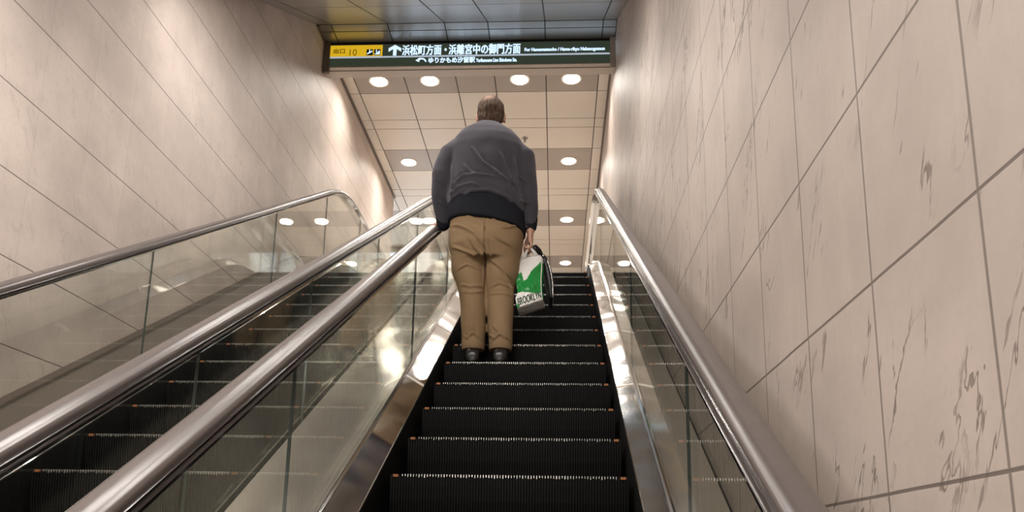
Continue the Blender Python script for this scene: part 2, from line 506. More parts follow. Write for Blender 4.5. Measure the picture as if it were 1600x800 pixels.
def rail_profile():
    # C-shaped rubber grip, 92 mm wide, soft crown
    pts = []
    for a in range(0, 181, 15):
        r = math.radians(a); pts.append((.047 * math.cos(r) * (1 if abs(math.cos(r)) < .99 else 1), .012 + .022 * math.sin(r)))
    pts += [(-.047, -.006), (-.040, -.014), (-.026, -.014), (-.026, -.004), (.026, -.004), (.026, -.014), (.040, -.014), (.047, -.006)]
    return pts
def guide_profile():
    return [(-.030, -.006), (-.030, -.016), (-.058, -.018), (-.058, -.027), (-.020, -.038), (.020, -.038), (.058, -.027), (.058, -.018), (.030, -.016), (.030, -.006)]

def rail_path(zf, newel=.34):
    """(y, z) points: incline + level run + half-round newel returning beneath, both ends"""
    pts = []
    zt = zf(Y1)
    zb = zf(Y0)
    for i in range(12, 0, -1):
        a = PI * i / 12
        pts.append((Y0 - newel * math.sin(a), zb - newel + newel * math.cos(a)))
    for y in yrange(Y0, Y1, .1): pts.append((y, zf(y)))
    for i in range(1, 13):
        a = PI * i / 12
        pts.append((Y1 + newel * math.sin(a), zt - newel + newel * math.cos(a)))
    return pts
def sweep_path(bm, prof, path, xc):
    rings = []
    for i, (y, z) in enumerate(path):
        y0, z0 = path[max(i - 1, 0)]; y1, z1 = path[min(i + 1, len(path) - 1)]
        dy, dz = y1 - y0, z1 - z0; L = math.hypot(dy, dz); ny, nzz = -dz / L, dy / L
        rings.append([(xc + x, y + ny * d, z + nzz * d) for x, d in prof])
    loft(bm, rings)

def balustrade(root, xg, x_in, h_crease, h_in, h_rail, joints, side):
    """one side of an escalator: side = -1 left, +1 right; xg glass plane, x_in inner edge of the deck"""
    zr = profile(h_rail, 4.36, Z_LO + 1.10)
    zd = profile(h_crease, 3.52, Z_LO + .30)
    zin = profile(h_in, 3.47, Z_LO + .25)
    # handrail and its chrome guide
    path = rail_path(zr)
    bm = bmesh.new(); sweep_path(bm, rail_profile(), path, xg)
    o = bm_obj('handrail', bm, M['rubber'], root, True)
    bm = bmesh.new(); sweep_path(bm, guide_profile(), path, xg)
    bm_obj('handrail_guide', bm, M['chrome'], o, False)
    # glass panes
    js = [Y0] + joints + [Y1]
    for a, b in zip(js[:-1], js[1:]):
        bm = bmesh.new()
        ys = yrange(a + .0015, b - .0015, .12)
        t = .006
        rings = []
        for y in ys:
            zb_, zt_ = zd(y) - .04, zr(y) - .022
            rings.append([(xg - t, y, zb_), (xg - t, y, zt_), (xg + t, y, zt_), (xg + t, y, zb_)])
        R = loft(bm, rings)
        for f in bm.faces:
            n = f.calc_center_median()
            if len(f.verts) == 4 and all(abs(v.co.x - f.verts[0].co.x) < 1e-6 for v in f.verts): f.material_index = 0
            else: f.material_index = 1
        bm_obj('glass_panel', bm, [M['glass'], M['glass_edge']], root)
    # inner deck: stainless strip between skirt and glass
    bm = bmesh.new()
    s = side
    ys = yrange(Y0, Y1, .1)
    rings = []
    for y in ys:
        zi_, zg = zin(y), zd(y)
        rings.append([(x_in, y, zi_ - .012), (x_in, y, zi_ - .003), (x_in + s * .003, y, zi_), (xg - s * .014, y, zg), (xg - s * .010, y, zg + .004), (xg - s * .007, y, zg + .004), (xg - s * .007, y, zg - .03)])
    loft(bm, rings)
    d = bm_obj('deck', bm, M['steel'], root)
    # polished joint bars across the deck
    for yj in (4.74, 5.88, 7.02):
        bm = bmesh.new(); e = .011
        hexa(bm, sorted_hexa(x_in, xg - s * .014, yj - e, yj + e, zin, zd, .003))
        bm_obj('deck_joint', bm, M['trim_light'], d)
    # gasket along the foot of the glass
    bm = bmesh.new()
    rings = [[(xg - s * .018, y, zd(y) + .001), (xg - s * .018, y, zd(y) + .012), (xg - s * .007, y, zd(y) + .016), (xg - s * .007, y, zd(y) + .001)] for y in ys]
    loft(bm, rings); bm_obj('glazing_channel', bm, M['chrome'], root)
    # skirt panel, dark, dropping beside the steps
    bm = bmesh.new()
    rings = [[(x_in - s * .002, y, zin(y) - .008), (x_in - s * .002, y, zin(y) - .42), (x_in + s * .02, y, zin(y) - .42), (x_in + s * .02, y, zin(y) - .012)] for y in ys]
    loft(bm, rings); bm_obj('skirt_panel', bm, M['black_metal'], root)
def sorted_hexa(xa, xb, ya, yb, za, zb, t):
    if xa > xb: xa, xb, za, zb = xb, xa, zb, za
    return [(xa, ya, za(ya) - .01), (xa, ya, za(ya) + t), (xa, yb, za(yb) - .01), (xa, yb, za(yb) + t),
            (xb, ya, zb(ya) - .01), (xb, ya, zb(ya) + t), (xb, yb, zb(yb) - .01), (xb, yb, zb(yb) + t)]

def escalator(name_label, xc, W, xl_in, xr_in, xgl, xgr, hl, hr, hcl, hcr, jl, jr):
    root = empty('escalator', (0, 0, 0), name_label, 'escalator')
    me, me2, me3 = step_mesh(W)
    first = None
    for k in range(-12, 13):
        y = 3.677 + .4 * k; z = .370 + .2309 * k
        if k == 12: z -= .03
        if z < Z_LO: continue
        if first is None:
            first = (bpy.data.objects.new('step', me), bpy.data.objects.new('nosing', me2), bpy.data.objects.new('edge_marker', me3), bpy.data.objects.new('edge_marker', me3))
            st, n1, n2, n3 = first
        else:
            st, n1, n2, n3 = (o.copy() for o in first)
        for o in (st, n1, n2, n3): COL.objects.link(o)
        st.parent = root
        for o in (n1, n2, n3): o.parent = st
        n2.location.x = -W / 2 + .026; n3.location.x = W / 2 - .026
        for o in (n2, n3): o['label'] = 'small orange corner marker'
        st.location = (xc, y, z)
    # landing plates with a toothed comb
    for (ya, yb, z, comb) in ((8.86, 11.6, Z_UP + .004, 8.86), (-4.6, -2.62, Z_LO + .004, -2.62)):
        bm = bmesh.new(); box(bm, xl_in, xr_in, ya, yb, z - .06, z)
        for i in range(40):
            x = xl_in + .02 + i * (xr_in - xl_in - .04) / 39
            s = -1 if comb == ya else 1
            box(bm, x - .004, x + .004, min(comb, comb + s * .05), max(comb, comb + s * .05), z - .03, z - .006)
        bm_obj('comb_plate', bm, M['steel_dull'], root)
    balustrade(root, xgl, xl_in, hcl, .03, hl, jl, -1)
    balustrade(root, xgr, xr_in, hcr, .03, hr, jr, 1)
    return root
XC1 = (-.763 + .329) / 2
esc_right = escalator('right-hand escalator whose grooved black steps carry the man in the charcoal sweater',
          XC1, 1.09, -.804, .354, -.930, .470, .897, .924, .095, .050,
          [-1.6, .5, 2.75, 4.97, 6.41, 8.4, 9.9], [-1.4, .8, 2.89, 4.97, 6.41, 8.4, 9.9])
esc_left = escalator('left-hand escalator with empty black steps beside the smooth stone wall',
          -1.965, 1.00, -2.495, -1.43, -2.62, -1.31, .93, .922, .14, .10,
          [-1.4, .6, 2.7, 4.81, 6.9, 8.4, 9.9], [-1.8, .3, 1.55, 2.80, 4.04, 5.5, 7.0, 8.4, 9.9])

def outer_decks():
    """fixed stainless covers filling between the two escalators and out to the walls"""
    ys = yrange(Y0, Y1, .1)
    def cover(name, xa, xb, ha, hb, mat, gap=0.0):
        za = profile(ha, 3.53, Z_LO + .3); zb = profile(hb, 3.53, Z_LO + .3)
        bm = bmesh.new()
        rings = [[(xa, y, za(y)), (xb, y, zb(y)), (xb, y, zb(y) - .06), (xa, y, za(y) - .06)] for y in ys]
        loft(bm, rings)
        return bm_obj(name, bm, mat)
    structure(cover('trim_5', -1.302, -.938, .098, .093, M['steel_cover']), 'stainless cover panel between the two escalators')
    structure(cover('trim_6', .478, .690, .050, .060, M['trim_light']))
    structure(cover('trim_7', -2.96, -2.628, .135, .135, M['steel_dull']))
    structure(cover('gap_shadow_right', .690, WR - .001, .035, .035, M['black_gap']))  # black strip painted in as the shadow of the gap beside the wall
    structure(cover('baseboard_left', WL + .001, -2.96, .15, .15, M['trim']))
outer_decks()

# ------------------------------------------------------------------ lamps
def downlight_proto():
    bm = bmesh.new(); disc_ring(bm, (0, 0), .118, .142, -.006, .004)
    ring = bpy.data.meshes.new('trim_ring'); bmesh.ops.recalc_face_normals(bm, faces=bm.faces[:]); bm.to_mesh(ring); bm.free(); ring.materials.append(M['white_ring'])
    bm = bmesh.new()
    seg = 40; rings = []
    for r, z in ((.118, .002), (.112, -.010), (.085, -.020), (.045, -.026), (.004, -.028)):
        rings.append([(r * math.cos(2 * PI * i / seg), r * math.sin(2 * PI * i / seg), z) for i in range(seg)])
    loft(bm, rings)
    lens = bpy.data.meshes.new('lens'); bmesh.ops.recalc_face_normals(bm, faces=bm.faces[:]); bm.to_mesh(lens); bm.free(); lens.materials.append(M['lens'])
    for p in lens.polygons: p.use_smooth = True
    la = bpy.data.lights.new('downlight_lamp', 'AREA'); la.shape = 'DISK'; la.size = .22; la.energy = DOWNLIGHT_W
    la.color = (1.0, .935, .86); la.spread = math.radians(142)
    return ring, lens, la
ring_me, lens_me, lamp_data = downlight_proto()
ROWN = ['row nearest the station sign', 'second row behind the sign', 'third row behind the sign', 'farthest row above the step tops']
COLN = ['leftmost', 'second from the left', 'third from the left', 'rightmost']
for r in range(4):
    y = (10.04, 12.40, 14.78, 17.14)[r]
    for c, x in enumerate((-2.52, -1.80, -.546, .17)):
        L = empty('downlight', (x, y, Z_CEIL), 'round warm downlight, %s in the %s' % (COLN[c], ROWN[r]), 'downlight', 'round downlights in the upper hall ceiling')
        a = bpy.data.objects.new('trim_ring', ring_me); b = bpy.data.objects.new('lens', lens_me); l = bpy.data.objects.new('lamp', lamp_data)
        for o in (a, b, l): COL.objects.link(o); o.parent = L
        l.location = (0, 0, -.035)

def tubes():
    """recessed fluorescent fittings in the sloping ceiling, lower down than the picture reaches"""
    la = bpy.data.lights.new('tube_lamp', 'AREA'); la.shape = 'RECTANGLE'; la.size = 1.1; la.size_y = .16; la.energy = TUBE_W
    la.color = (1.0, .94, .885)
    for y in (5.3, 2.9, .5, -1.9, -5.0):
        for x in (-1.95, -.62):
            zc = zi(max(y, -2.6))
            t = empty('fluorescent_fitting', (x, y, zc - .002), 'recessed rectangular fluorescent fitting in the sloping ceiling', 'ceiling light', 'fluorescent fittings over the escalators')
            t.rotation_euler = (math.atan(T) if y > -2.6 else 0, 0, 0)
            bm = bmesh.new()
            for q in ((-.60, .60, -.12, -.10), (-.60, .60, .10, .12), (-.60, -.58, -.12, .12), (.58, .60, -.12, .12)): box(bm, q[0], q[1], q[2], q[3], -.012, .006)
            bm_obj('frame', bm, M['white_ring'], t)
            bm = bmesh.new(); box(bm, -.58, .58, -.10, .10, -.004, .004)
            bm_obj('diffuser', bm, M['tube'], t)
            l = bpy.data.objects.new('lamp', la); COL.objects.link(l); l.parent = t; l.location = (0, 0, -.02)
tubes()

def day_glazing():
    """daylit glazed front of the upper hall, left beyond the landing"""
    root = empty('window_1', (-5.4, 16.2, Z_UP)); root['kind'] = 'structure'; root['label'] = 'bright daylit glazing across the upper hall'
    bm = bmesh.new()
    for i in range(7): 
        x = -3.5 + i * 1.1; box(bm, x - .035, x + .035, -.05, .05, 0, 3.36)
    box(bm, -3.6, 3.2, -.05, .05, 3.26, 3.36); box(bm, -3.6, 3.2, -.05, .05, 0, .12); box(bm, -3.6, 3.2, -.045, .045, 2.25, 2.33)
    o = bm_obj('window_frame', bm, M['steel_dull'], root); o['kind'] = 'structure'
    m, nt, b = new_mat('daylit_glass')
    b.inputs['Base Color'].default_value = (.6, .65, .7, 1); b.inputs['Roughness'].default_value = .2
    n = noise(nt, obj_coord(nt), .9, 3)
    nt.links.new(mixc(nt, ramp01(nt, n, .35, .65), (.42, .55, .72, 1), (.95, .98, 1.0, 1)), b.inputs['Emission Color'])
    b.inputs['Emission Strength'].default_value = DAY_E
    bm = bmesh.new(); box(bm, -3.5, 3.1, .0, .012, .1, 3.3)
    o = bm_obj('window_pane', bm, m, root); o['kind'] = 'structure'
day_glazing()

def sprinkler():
    r = empty('sprinkler_head', (-.082 * Z_CEIL, 1.791 * Z_CEIL, Z_CEIL), 'small metal sprinkler head on the beige ceiling right of the man', 'sprinkler')
    bm = bmesh.new(); disc_ring(bm, (0, 0), .004, .045, -.012, 0, 28); bm_obj('escutcheon', bm, M['steel_dull'], r)
    bm = bmesh.new(); add_tube(bm, [(0, 0, -.005), (0, 0, -.05)], [.012, .012], 12)
    disc_ring(bm, (0, 0), .002, .026, -.068, -.063, 20)
    for s in (-1, 1): add_tube(bm, [(s * .012, 0, -.04), (s * .016, 0, -.055), (s * .004, 0, -.066)], [.003] * 3, 8)
    bm_obj('deflector', bm, M['steel_dull'], r)
sprinkler()

# ------------------------------------------------------------------ station sign
def sign():
    X0, X1, YF = WL + .087, .638, 9.155
    def sx(u): return -2.945 + (u - 516) / (950.5 - 516) * 3.581
    def sz(u, v): return 6.155 + (105 - (u - 516) * 7 / 435 - v) * .00925
    ZM = 6.276
    root = empty('direction_sign', ((X0 + X1) / 2, 9.178, 6.155), 'long dark green backlit station direction sign with a yellow exit panel', 'sign')
    def rel(o):
        o.parent = root; o.matrix_parent_inverse = Matrix.Translation(-root.location); return o
    root_loc = root.location.copy()
    green = emit('sign_green', (.045, .060, .040), .55, (.03, .042, .028))
    bm = bmesh.new(); box(bm, X0, X1, YF, 9.178, 6.155, 6.458)
    rel(bm_obj('sign_board', bm, green))
    bm = bmesh.new(); box(bm, X0, X1, YF + .006, 9.178, 6.458, 6.496)
    rel(bm_obj('dark_gap_strip', bm, M['black_gap']))  # black colour stands in for the shaded gap between board and ceiling
    lit = emit('sign_lettering_white', (.62, .80, 1.0), 1.15 * SIGN_E)
    stripe = emit('sign_stripe', (.60, .72, .84), .55 * SIGN_E)
    bm = bmesh.new(); box(bm, X0, X1, YF - .004, YF, ZM - .012, ZM + .010)
    rel(bm_obj('divider_stripe', bm, stripe))
    yel = emit('sign_yellow', (1.0, .62, .02), .62 * SIGN_E, (.6, .4, .02))
    bm = bmesh.new(); box(bm, X0, sx(597.5), YF - .005, YF, ZM + .010, 6.448)
    yp = rel(bm_obj('yellow_panel', bm, yel))
    blk = simple('sign_black', (.05, .045, .02), .4)
    def part(name, me, mat, label=None):
        me.materials.clear(); o = link(name, me, mat); rel(o)
        if label: o['label'] = label
        return o
    yy = YF - .005
    part('exit_lettering', text_mesh('出口', sx(520), sx(538), ZM + .055, ZM + .125, yy, .01), simple('sign_ochre', (.35, .20, .02), .4))
    part('exit_number', text_mesh('10', sx(546), sx(557), ZM + .022, ZM + .112, yy, -.012), simple('sign_number', (.16, .12, .01), .4))
    # pictogram plates: escalator and stairs
    for j, u in enumerate((572.5, 584.5)):
        a, b = sx(u), sx(u + 10)
        bm = bmesh.new(); box(bm, a, b, yy - .003, yy, ZM + .022, ZM + .108)
        o = rel(bm_obj('pictogram', bm, simple('pictogram_dark', (.03, .04, .06), .4)))
        bm = bmesh.new()
        h = .086; wd = b - a; z0 = ZM + .022
        if j == 0:
            hexa(bm, [(a + .1 * wd, yy - .006, z0 + .12 * h), (a + .1 * wd, yy - .006, z0 + .30 * h), (a + .1 * wd, yy - .003, z0 + .12 * h), (a + .1 * wd, yy - .003, z0 + .30 * h),
                      (a + .9 * wd, yy - .006, z0 + .55 * h), (a + .9 * wd, yy - .006, z0 + .78 * h), (a + .9 * wd, yy - .003, z0 + .55 * h), (a + .9 * wd, yy - .003, z0 + .78 * h)])
            box(bm, a + .42 * wd, a + .56 * wd, yy - .006, yy - .003, z0 + .45 * h, z0 + .80 * h)
            add_ball(bm, (a + .49 * wd, yy - .004, z0 + .88 * h), (.007, .002, .007), 12)
        else:
            for s in range(4): box(bm, a + (.12 + .2 * s) * wd, a + (.32 + .2 * s) * wd, yy - .006, yy - .003, z0 + .1 * h, z0 + (.25 + .16 * s) * h)
            box(bm, a + .30 * wd, a + .42 * wd, yy - .006, yy - .003, z0 + .45 * h, z0 + .78 * h)
            add_ball(bm, (a + .36 * wd, yy - .004, z0 + .86 * h), (.007, .002, .007), 12)
        p = rel(bm_obj('pictogram_figure', bm, lit)); 
    # straight-ahead arrow
    bm = bmesh.new()
    ax = sx(617); zb, zt = ZM + .018, ZM + .170
    wS, wH = .022, .082
    def poly(pts):
        vv = [[bm.verts.new((x, y, z)) for x, z in pts] for y in (YF - .005, YF)]
        bm.faces.new(vv[0]); bm.faces.new(vv[1])
        for i in range(len(pts)):
            bm.faces.new((vv[0][i], vv[0][(i + 1) % len(pts)], vv[1][(i + 1) % len(pts)], vv[1][i]))
    poly([(ax - wS, zb), (ax + wS, zb), (ax + wS, zt - .056), (ax + wH, zt - .098), (ax + wH, zt - .050), (ax, zt), (ax - wH, zt - .050), (ax - wH, zt - .098), (ax - wS, zt - .056)])
    rel(bm_obj('arrow', bm, lit))
    part('main_lettering', text_mesh('浜松町方面・', sx(629), sx(698), ZM + .018, ZM + .164, YF, 0, .004, .0042), lit)
    part('main_lettering', text_mesh('浜離宮中の御門方面', sx(702), sx(813), ZM + .018, ZM + .164, YF, 0, .004, .0042), lit)
    part('english_lettering', text_mesh('For Hamamatsucho / Hama-rikyu Nakanogomon', sx(820), sx(943), ZM + .034, ZM + .094, YF, 0, .004, .003), lit)
    # small curved arrow and second line
    bm = bmesh.new()
    cx, cz = sx(660), ZM - .062
    add = [(cx + .055 * math.cos(math.radians(a)), cz - .028 + .055 * math.sin(math.radians(a))) for a in range(10, 140, 10)]
    for (p, q) in zip(add[:-1], add[1:]):
        dx, dz = q[0] - p[0], q[1] - p[1]; L = math.hypot(dx, dz); nx, nzz = -dz / L * .009, dx / L * .009
        hexa(bm, [(p[0] - nx, YF - .005, p[1] - nzz), (p[0] + nx, YF - .005, p[1] + nzz), (p[0] - nx, YF, p[1] - nzz), (p[0] + nx, YF, p[1] + nzz),
                  (q[0] - nx, YF - .005, q[1] - nzz), (q[0] + nx, YF - .005, q[1] + nzz), (q[0] - nx, YF, q[1] - nzz), (q[0] + nx, YF, q[1] + nzz)])
    e = add[-1]
    poly([(e[0] - .045, e[1] - .012), (e[0] + .002, e[1] - .035), (e[0] + .012, e[1] + .028)])
    rel(bm_obj('curved_arrow', bm, lit))
    part('line_lettering', text_mesh('ゆりかもめ汐留駅', sx(671), sx(743), ZM - .100, ZM - .020, YF, 0, .004, .0032), lit)
    part('line_english_lettering', text_mesh('Yurikamome Line Shiodome Sta.', sx(745), sx(808), ZM - .095, ZM - .045, YF, 0, .004, .002), lit)
    # backlight of the sign
    la = bpy.data.lights.new('sign_lamp', 'AREA'); la.shape = 'RECTANGLE'; la.size = 2.7; la.size_y = .2; la.energy = .9 * SIGN_E; la.color = (.62, .80, 1.0)
    l = bpy.data.objects.new('sign_lamp', la); COL.objects.link(l); l.location = (-.55, YF - .03, 6.34); l.rotation_euler = (PI / 2, 0, PI); rel(l)
    l.rotation_euler = (-PI / 2, 0, 0)
    la = bpy.data.lights.new('yellow_lamp', 'AREA'); la.shape = 'RECTANGLE'; la.size = .65; la.size_y = .1; la.energy = .09 * SIGN_E; la.color = (1.0, .68, .06)
    l = bpy.data.objects.new('yellow_lamp', la); COL.objects.link(l); l.location = (-2.60, YF - .03, 6.38); l.rotation_euler = (-PI / 2, 0, 0); rel(l)
sign()

# ------------------------------------------------------------------ the man
def seg_dist(p, a, b):
    ab = (b[0] - a[0], b[1] - a[1]); L = ab[0] ** 2 + ab[1] ** 2
    t = max(0, min(1, ((p[0] - a[0]) * ab[0] + (p[1] - a[1]) * ab[1]) / L))
    return math.hypot(p[0] - a[0] - t * ab[0], p[1] - a[1] - t * ab[1]), t
def folds(me, lines, ymax=None, ymin=None, rand=.0, rs=9.0):
    """press cloth folds into a mesh: lines = (polyline of (x, z), amplitude, half-width)"""
    me.update()
    nrm = [v.normal.copy() for v in me.vertices]
    for v, n in zip(me.vertices, nrm):
        d = 0.0
        if (ymax is None or v.co.y < ymax) and (ymin is None or v.co.y > ymin):
            p = (v.co.x, v.co.z)
            for pl, amp, wd in lines:
                best = 9; bt = 0; n_seg = len(pl) - 1
                for i in range(n_seg):
                    q, t = seg_dist(p, pl[i], pl[i + 1])
                    if q < best: best = q; bt = (i + t) / n_seg
                if best < 3 * wd:
                    taper = 2.3 * min(1, 4 * min(bt, 1 - bt) + .15)
                    # ridge with a crease under it
                    d += amp * taper * (math.exp(-(best / wd) ** 2) - .45 * math.exp(-(best / (2 * wd)) ** 2))
        if rand:
            d += rand * mnoise.noise(Vector((v.co.x * rs, v.co.y * rs, v.co.z * rs * 1.3)))
        v.co += n * d

def man():
    ZT = 1.294                                  # tread he stands on
    root = empty('person', (-.50, 5.50, ZT), 'heavy-set man seen from behind in charcoal sweater and tan trousers riding the right escalator', 'person')
    inv = Matrix.Translation(-root.location)
    def add(name, me, mat, smooth=True, parent=None, label=None):
        me.materials.clear()
        o = link(name, me, mat, None, smooth); o.parent = parent or root
        if not parent: o.matrix_parent_inverse = inv
        if label: o['label'] = label
        return o
    skin = simple('skin', (.52, .30, .215), .5, 0, .10, 16, .02)
    wool = new_mat('sweater_charcoal'); m, nt, b = wool
    oc = obj_coord(nt)
    knit = noise(nt, mapping(nt, oc, (1, 1, .6)), 260, 2)
    mott = noise(nt, oc, 9, 4)
    nt.links.new(mixc(nt, mott, (.036, .034, .041, 1), (.060, .057, .067, 1)), b.inputs['Base Color'])
    b.inputs['Roughness'].default_value = .9; b.inputs['Specular IOR Level'].default_value = .2
    b.inputs['Sheen Weight'].default_value = .35; b.inputs['Sheen Roughness'].default_value = .5; b.inputs['Sheen Tint'].default_value = (.5, .48, .55, 1)
    nt.links.new(bump(nt, knit, .25, .003), b.inputs['Normal'])
    wool = m
    rib = simple('sweater_rib_black', (.011, .012, .017), .9, 0, .2, 120, .2, .2, (4, 4, .3))
    twill_m, nt, b = new_mat('trouser_twill'); oc = obj_coord(nt)
    mott = noise(nt, oc, 7, 4); tw = noise(nt, mapping(nt, oc, (1, 1, .3)), 300, 1)
    nt.links.new(mixc(nt, mott, (.215, .142, .076, 1), (.285, .194, .110, 1)), b.inputs['Base Color'])
    b.inputs['Roughness'].default_value = .85; b.inputs['Specular IOR Level'].default_value = .2
    nt.links.new(bump(nt, tw, .15, .002), b.inputs['Normal'])
    shoe_m = simple('shoe_black_leather', (.012, .011, .010), .32, 0, .2, 30, .02)
    sole_m = simple('shoe_sole', (.02, .018, .016), .7)

    # ---- body: one continuous skin, mostly under the clothes
    bm = bmesh.new()
    ellipse_loft(bm, [(-.52, 5.53, 2.12, 2.12, .17, .10), (-.52, 5.52, 2.22, 2.22, .22, .17), (-.525, 5.54, 2.5, 2.5, .26, .21), (-.525, 5.53, 2.8, 2.8, .255, .20),
                      (-.525, 5.52, 2.96, 2.96, .22, .15), (-.525, 5.52, 3.08, 3.08, .16, .11), (-.522, 5.54, 3.16, 3.16, .085, .085)], 28)
    add_tube(bm, [(-.522, 5.53, 3.05), (-.521, 5.57, 3.16), (-.52, 5.59, 3.26)], [.085, .072, .07], 20)          # neck
    hc = Vector((-.520, 5.60, 3.325))
    add_ball(bm, hc, (.098, .118, .128), 32)
    add_ball(bm, hc + Vector((0, .045, -.07)), (.078, .085, .085), 24)                                              # jaw
    add_ball(bm, hc + Vector((0, .098, -.122)), (.032, .026, .024), 16)                                             # chin
    add_tube(bm, [hc + Vector((0, .118, .0)), hc + Vector((0, .140, -.035)), hc + Vector((0, .132, -.048))], [.011, .017, .013], 12)   # nose
    for s in (-1, 1):
        add_ball(bm, hc + Vector((s * .020, .128, -.046)), (.011, .011, .009), 12)
        add_ball(bm, hc + Vector((s * .103, .005, -.022)), (.012, .026, .040), 16)                                  # ears
        add_ball(bm, hc + Vector((s * .104, .010, -.050)), (.010, .013, .016), 12)
        add_ball(bm, hc + Vector((s * .050, .080, -.038)), (.030, .026, .028), 16)                                  # cheeks
        add_tube(bm, [hc + Vector((s * .018, .113, .022)), hc + Vector((s * .058, .098, .020))], [.010, .010], 10)  # brow
    add_tube(bm, [hc + Vector((-.026, .118, -.082)), hc + Vector((0, .126, -.080)), hc + Vector((.026, .118, -.082))], [.007, .009, .007], 10)
    add_tube(bm, [hc + Vector((-.022, .115, -.096)), hc + Vector((0, .122, -.097)), hc + Vector((.022, .115, -.096))], [.007, .009, .007], 10)
    # arms
    add_tube(bm, [(-.75, 5.52, 2.95), (-.85, 5.50, 2.74), (-.853, 5.57, 2.52), (-.858, 5.62, 2.44)], [.070, .060, .046, .036], 16)
    add_tube(bm, [(-.31, 5.52, 2.93), (-.245, 5.50, 2.71), (-.213, 5.51, 2.48), (-.203, 5.52, 2.35)], [.070, .060, .046, .036], 16)
    # legs and feet
    for s, xs in ((-1, (-.635, -.605, -.60, -.585)), (1, (-.405, -.41, -.405, -.398))):
        add_tube(bm, [(xs[0], 5.53, 2.12), (xs[1], 5.51, 1.86), (xs[2], 5.49, 1.70), (xs[3], 5.47, 1.40)], [.085, .072, .066, .042], 16)
        add_tube(bm, [(xs[3], 5.46, 1.36), (xs[3], 5.50, 1.345), (xs[3] + s * .01, 5.62, 1.335)], [.040, .036, .03], 12)
    # right hand hanging, fingers closed round the bag straps
    R = .0105
    add_tube(bm, [(-.203, 5.52, 2.35), (-.202, 5.52, 2.315), (-.201, 5.525, 2.262)], [(.027, .040), (.024, .046), (.020, .050)], 18)
    for j, (dy, ln) in enumerate(((-.036, .80), (-.012, .95), (.013, 1.0), (.038, .93))):
        y = 5.525 + dy
        k = Vector((-.197, y, 2.252))
        p1 = k + Vector((.007, 0, -.042 * ln)); p2 = p1 + Vector((-.020, 0, -.030 * ln)); p3 = p2 + Vector((-.026, .0, .004)); p4 = p3 + Vector((-.008, 0, .020))
        add_tube(bm, [k, p1, p2, p3, p4], [R * 1.1, R, R * .95, R * .9, R * .8], 10)
    add_tube(bm, [(-.215, 5.56, 2.305), (-.235, 5.585, 2.265), (-.243, 5.575, 2.225), (-.240, 5.556, 2.198)], [.017, .0145, .012, .010], 12)
    # left hand laid on the handrail, fingers over its outer edge
    ry = 5.66; rz = nz(ry) + .897 + .036
    add_tube(bm, [(-.858, 5.62, 2.44), (-.870, 5.645, 2.432), (-.895, ry + .02, rz + .030)], [(.030, .030), (.038, .026), (.044, .020)], 18)
    for j, (dy, ln) in enumerate(((-.038, .80), (-.013, .95), (.013, 1.0), (.038, .93))):
        y = ry + .02 + dy + .012; zz = rz + dy * T
        k = Vector((-.915, y, zz + .024))
        add_tube(bm, [k, k + Vector((-.035 * ln, .006, -.006)), k + Vector((-.062 * ln, .010, -.028)), k + Vector((-.068 * ln, .010, -.052))], [R * 1.1, R, R * .95, R * .8], 10)
    add_tube(bm, [(-.872, 5.672, 2.440), (-.868, 5.712, 2.436), (-.878, 5.745, 2.438)], [.016, .013, .0105], 12)
    body = add('body', fused(bm, .0052, 2, .4), skin)
    # eyes
    for s in (-1, 1):
        bm = bmesh.new(); add_ball(bm, hc + Vector((s * .038, .100, .0)), (.014, .014, .012), 16)
        o = bm_obj('eye', bm, simple('eye_white', (.62, .59, .55), .2), None, True); o.parent = root; o.matrix_parent_inverse = inv
        bm = bmesh.new(); add_ball(bm, hc + Vector((s * .038, .1105, .0)), (.006, .004, .006), 14)
        i_ = bm_obj('iris', bm, simple('iris_brown', (.03, .018, .010), .15), o, True)
        bm = bmesh.new(); add_tube(bm, [hc + Vector((s * .018, .121, .026)), hc + Vector((s * .038, .118, .031)), hc + Vector((s * .060, .104, .025))], [.004, .005, .003], 8)
        e_ = bm_obj('eyebrow', bm, simple('eyebrow_brown', (.05, .032, .022), .8), None, True); e_.parent = root; e_.matrix_parent_inverse = inv

    # ---- hair: short, brown going grey, thin at the crown
    bm = bmesh.new()
    add_ball(bm, hc + Vector((0, -.010, .012)), (.106, .126, .130), 40)
    add_ball(bm, hc + Vector((0, -.052, -.055)), (.094, .070, .075), 24)
    me = fused(bm, .006, 2)
    bm = bmesh.new(); bm.from_mesh(me)
    # cut the face and neck opening away
    kill = []
    for f in bm.faces:
        c = f.calc_center_median() - hc
        front = c.y > .030 + .55 * max(0, c.z - .03)
        low = c.z < -.112 + .6 * max(0, c.y + .06)
        if front or low: kill.append(f)
    bmesh.ops.delete(bm, geom=kill, context='FACES')
    for v in bm.verts:
        q = v.co - hc
        v.co += v.normal * (.0045 * mnoise.noise(Vector((q.x * 70, q.y * 30, q.z * 16))) + .003 * mnoise.noise(q * 25))
    me = bpy.data.meshes.new('hair'); bm.to_mesh(me); bm.free()
    hair_m, nt, b = new_mat('hair_brown_grey'); oc = obj_coord(nt)
    st = noise(nt, mapping(nt, oc, (60, 40, 7)), 1.6, 4, .6)
    colr = mixc(nt, ramp01(nt, st, .3, .7), (.040, .024, .016, 1), (.125, .082, .056, 1))
    sep = nt.nodes.new('ShaderNodeVectorMath'); sep.operation = 'DISTANCE'; nt.links.new(oc, sep.inputs[0]); sep.inputs[1].default_value = hc + Vector((-.012, -.105, .085))
    thin = math_n(nt, 'SUBTRACT', 1.0, ramp01(nt, math_n(nt, 'ADD', sep.outputs['Value'], math_n(nt, 'MULTIPLY', math_n(nt, 'SUBTRACT', st, .5), .05)), .015, .058))
    nt.links.new(mixc(nt, math_n(nt, 'MULTIPLY', thin, .5), colr, (.42, .27, .20, 1)), b.inputs['Base Color'])
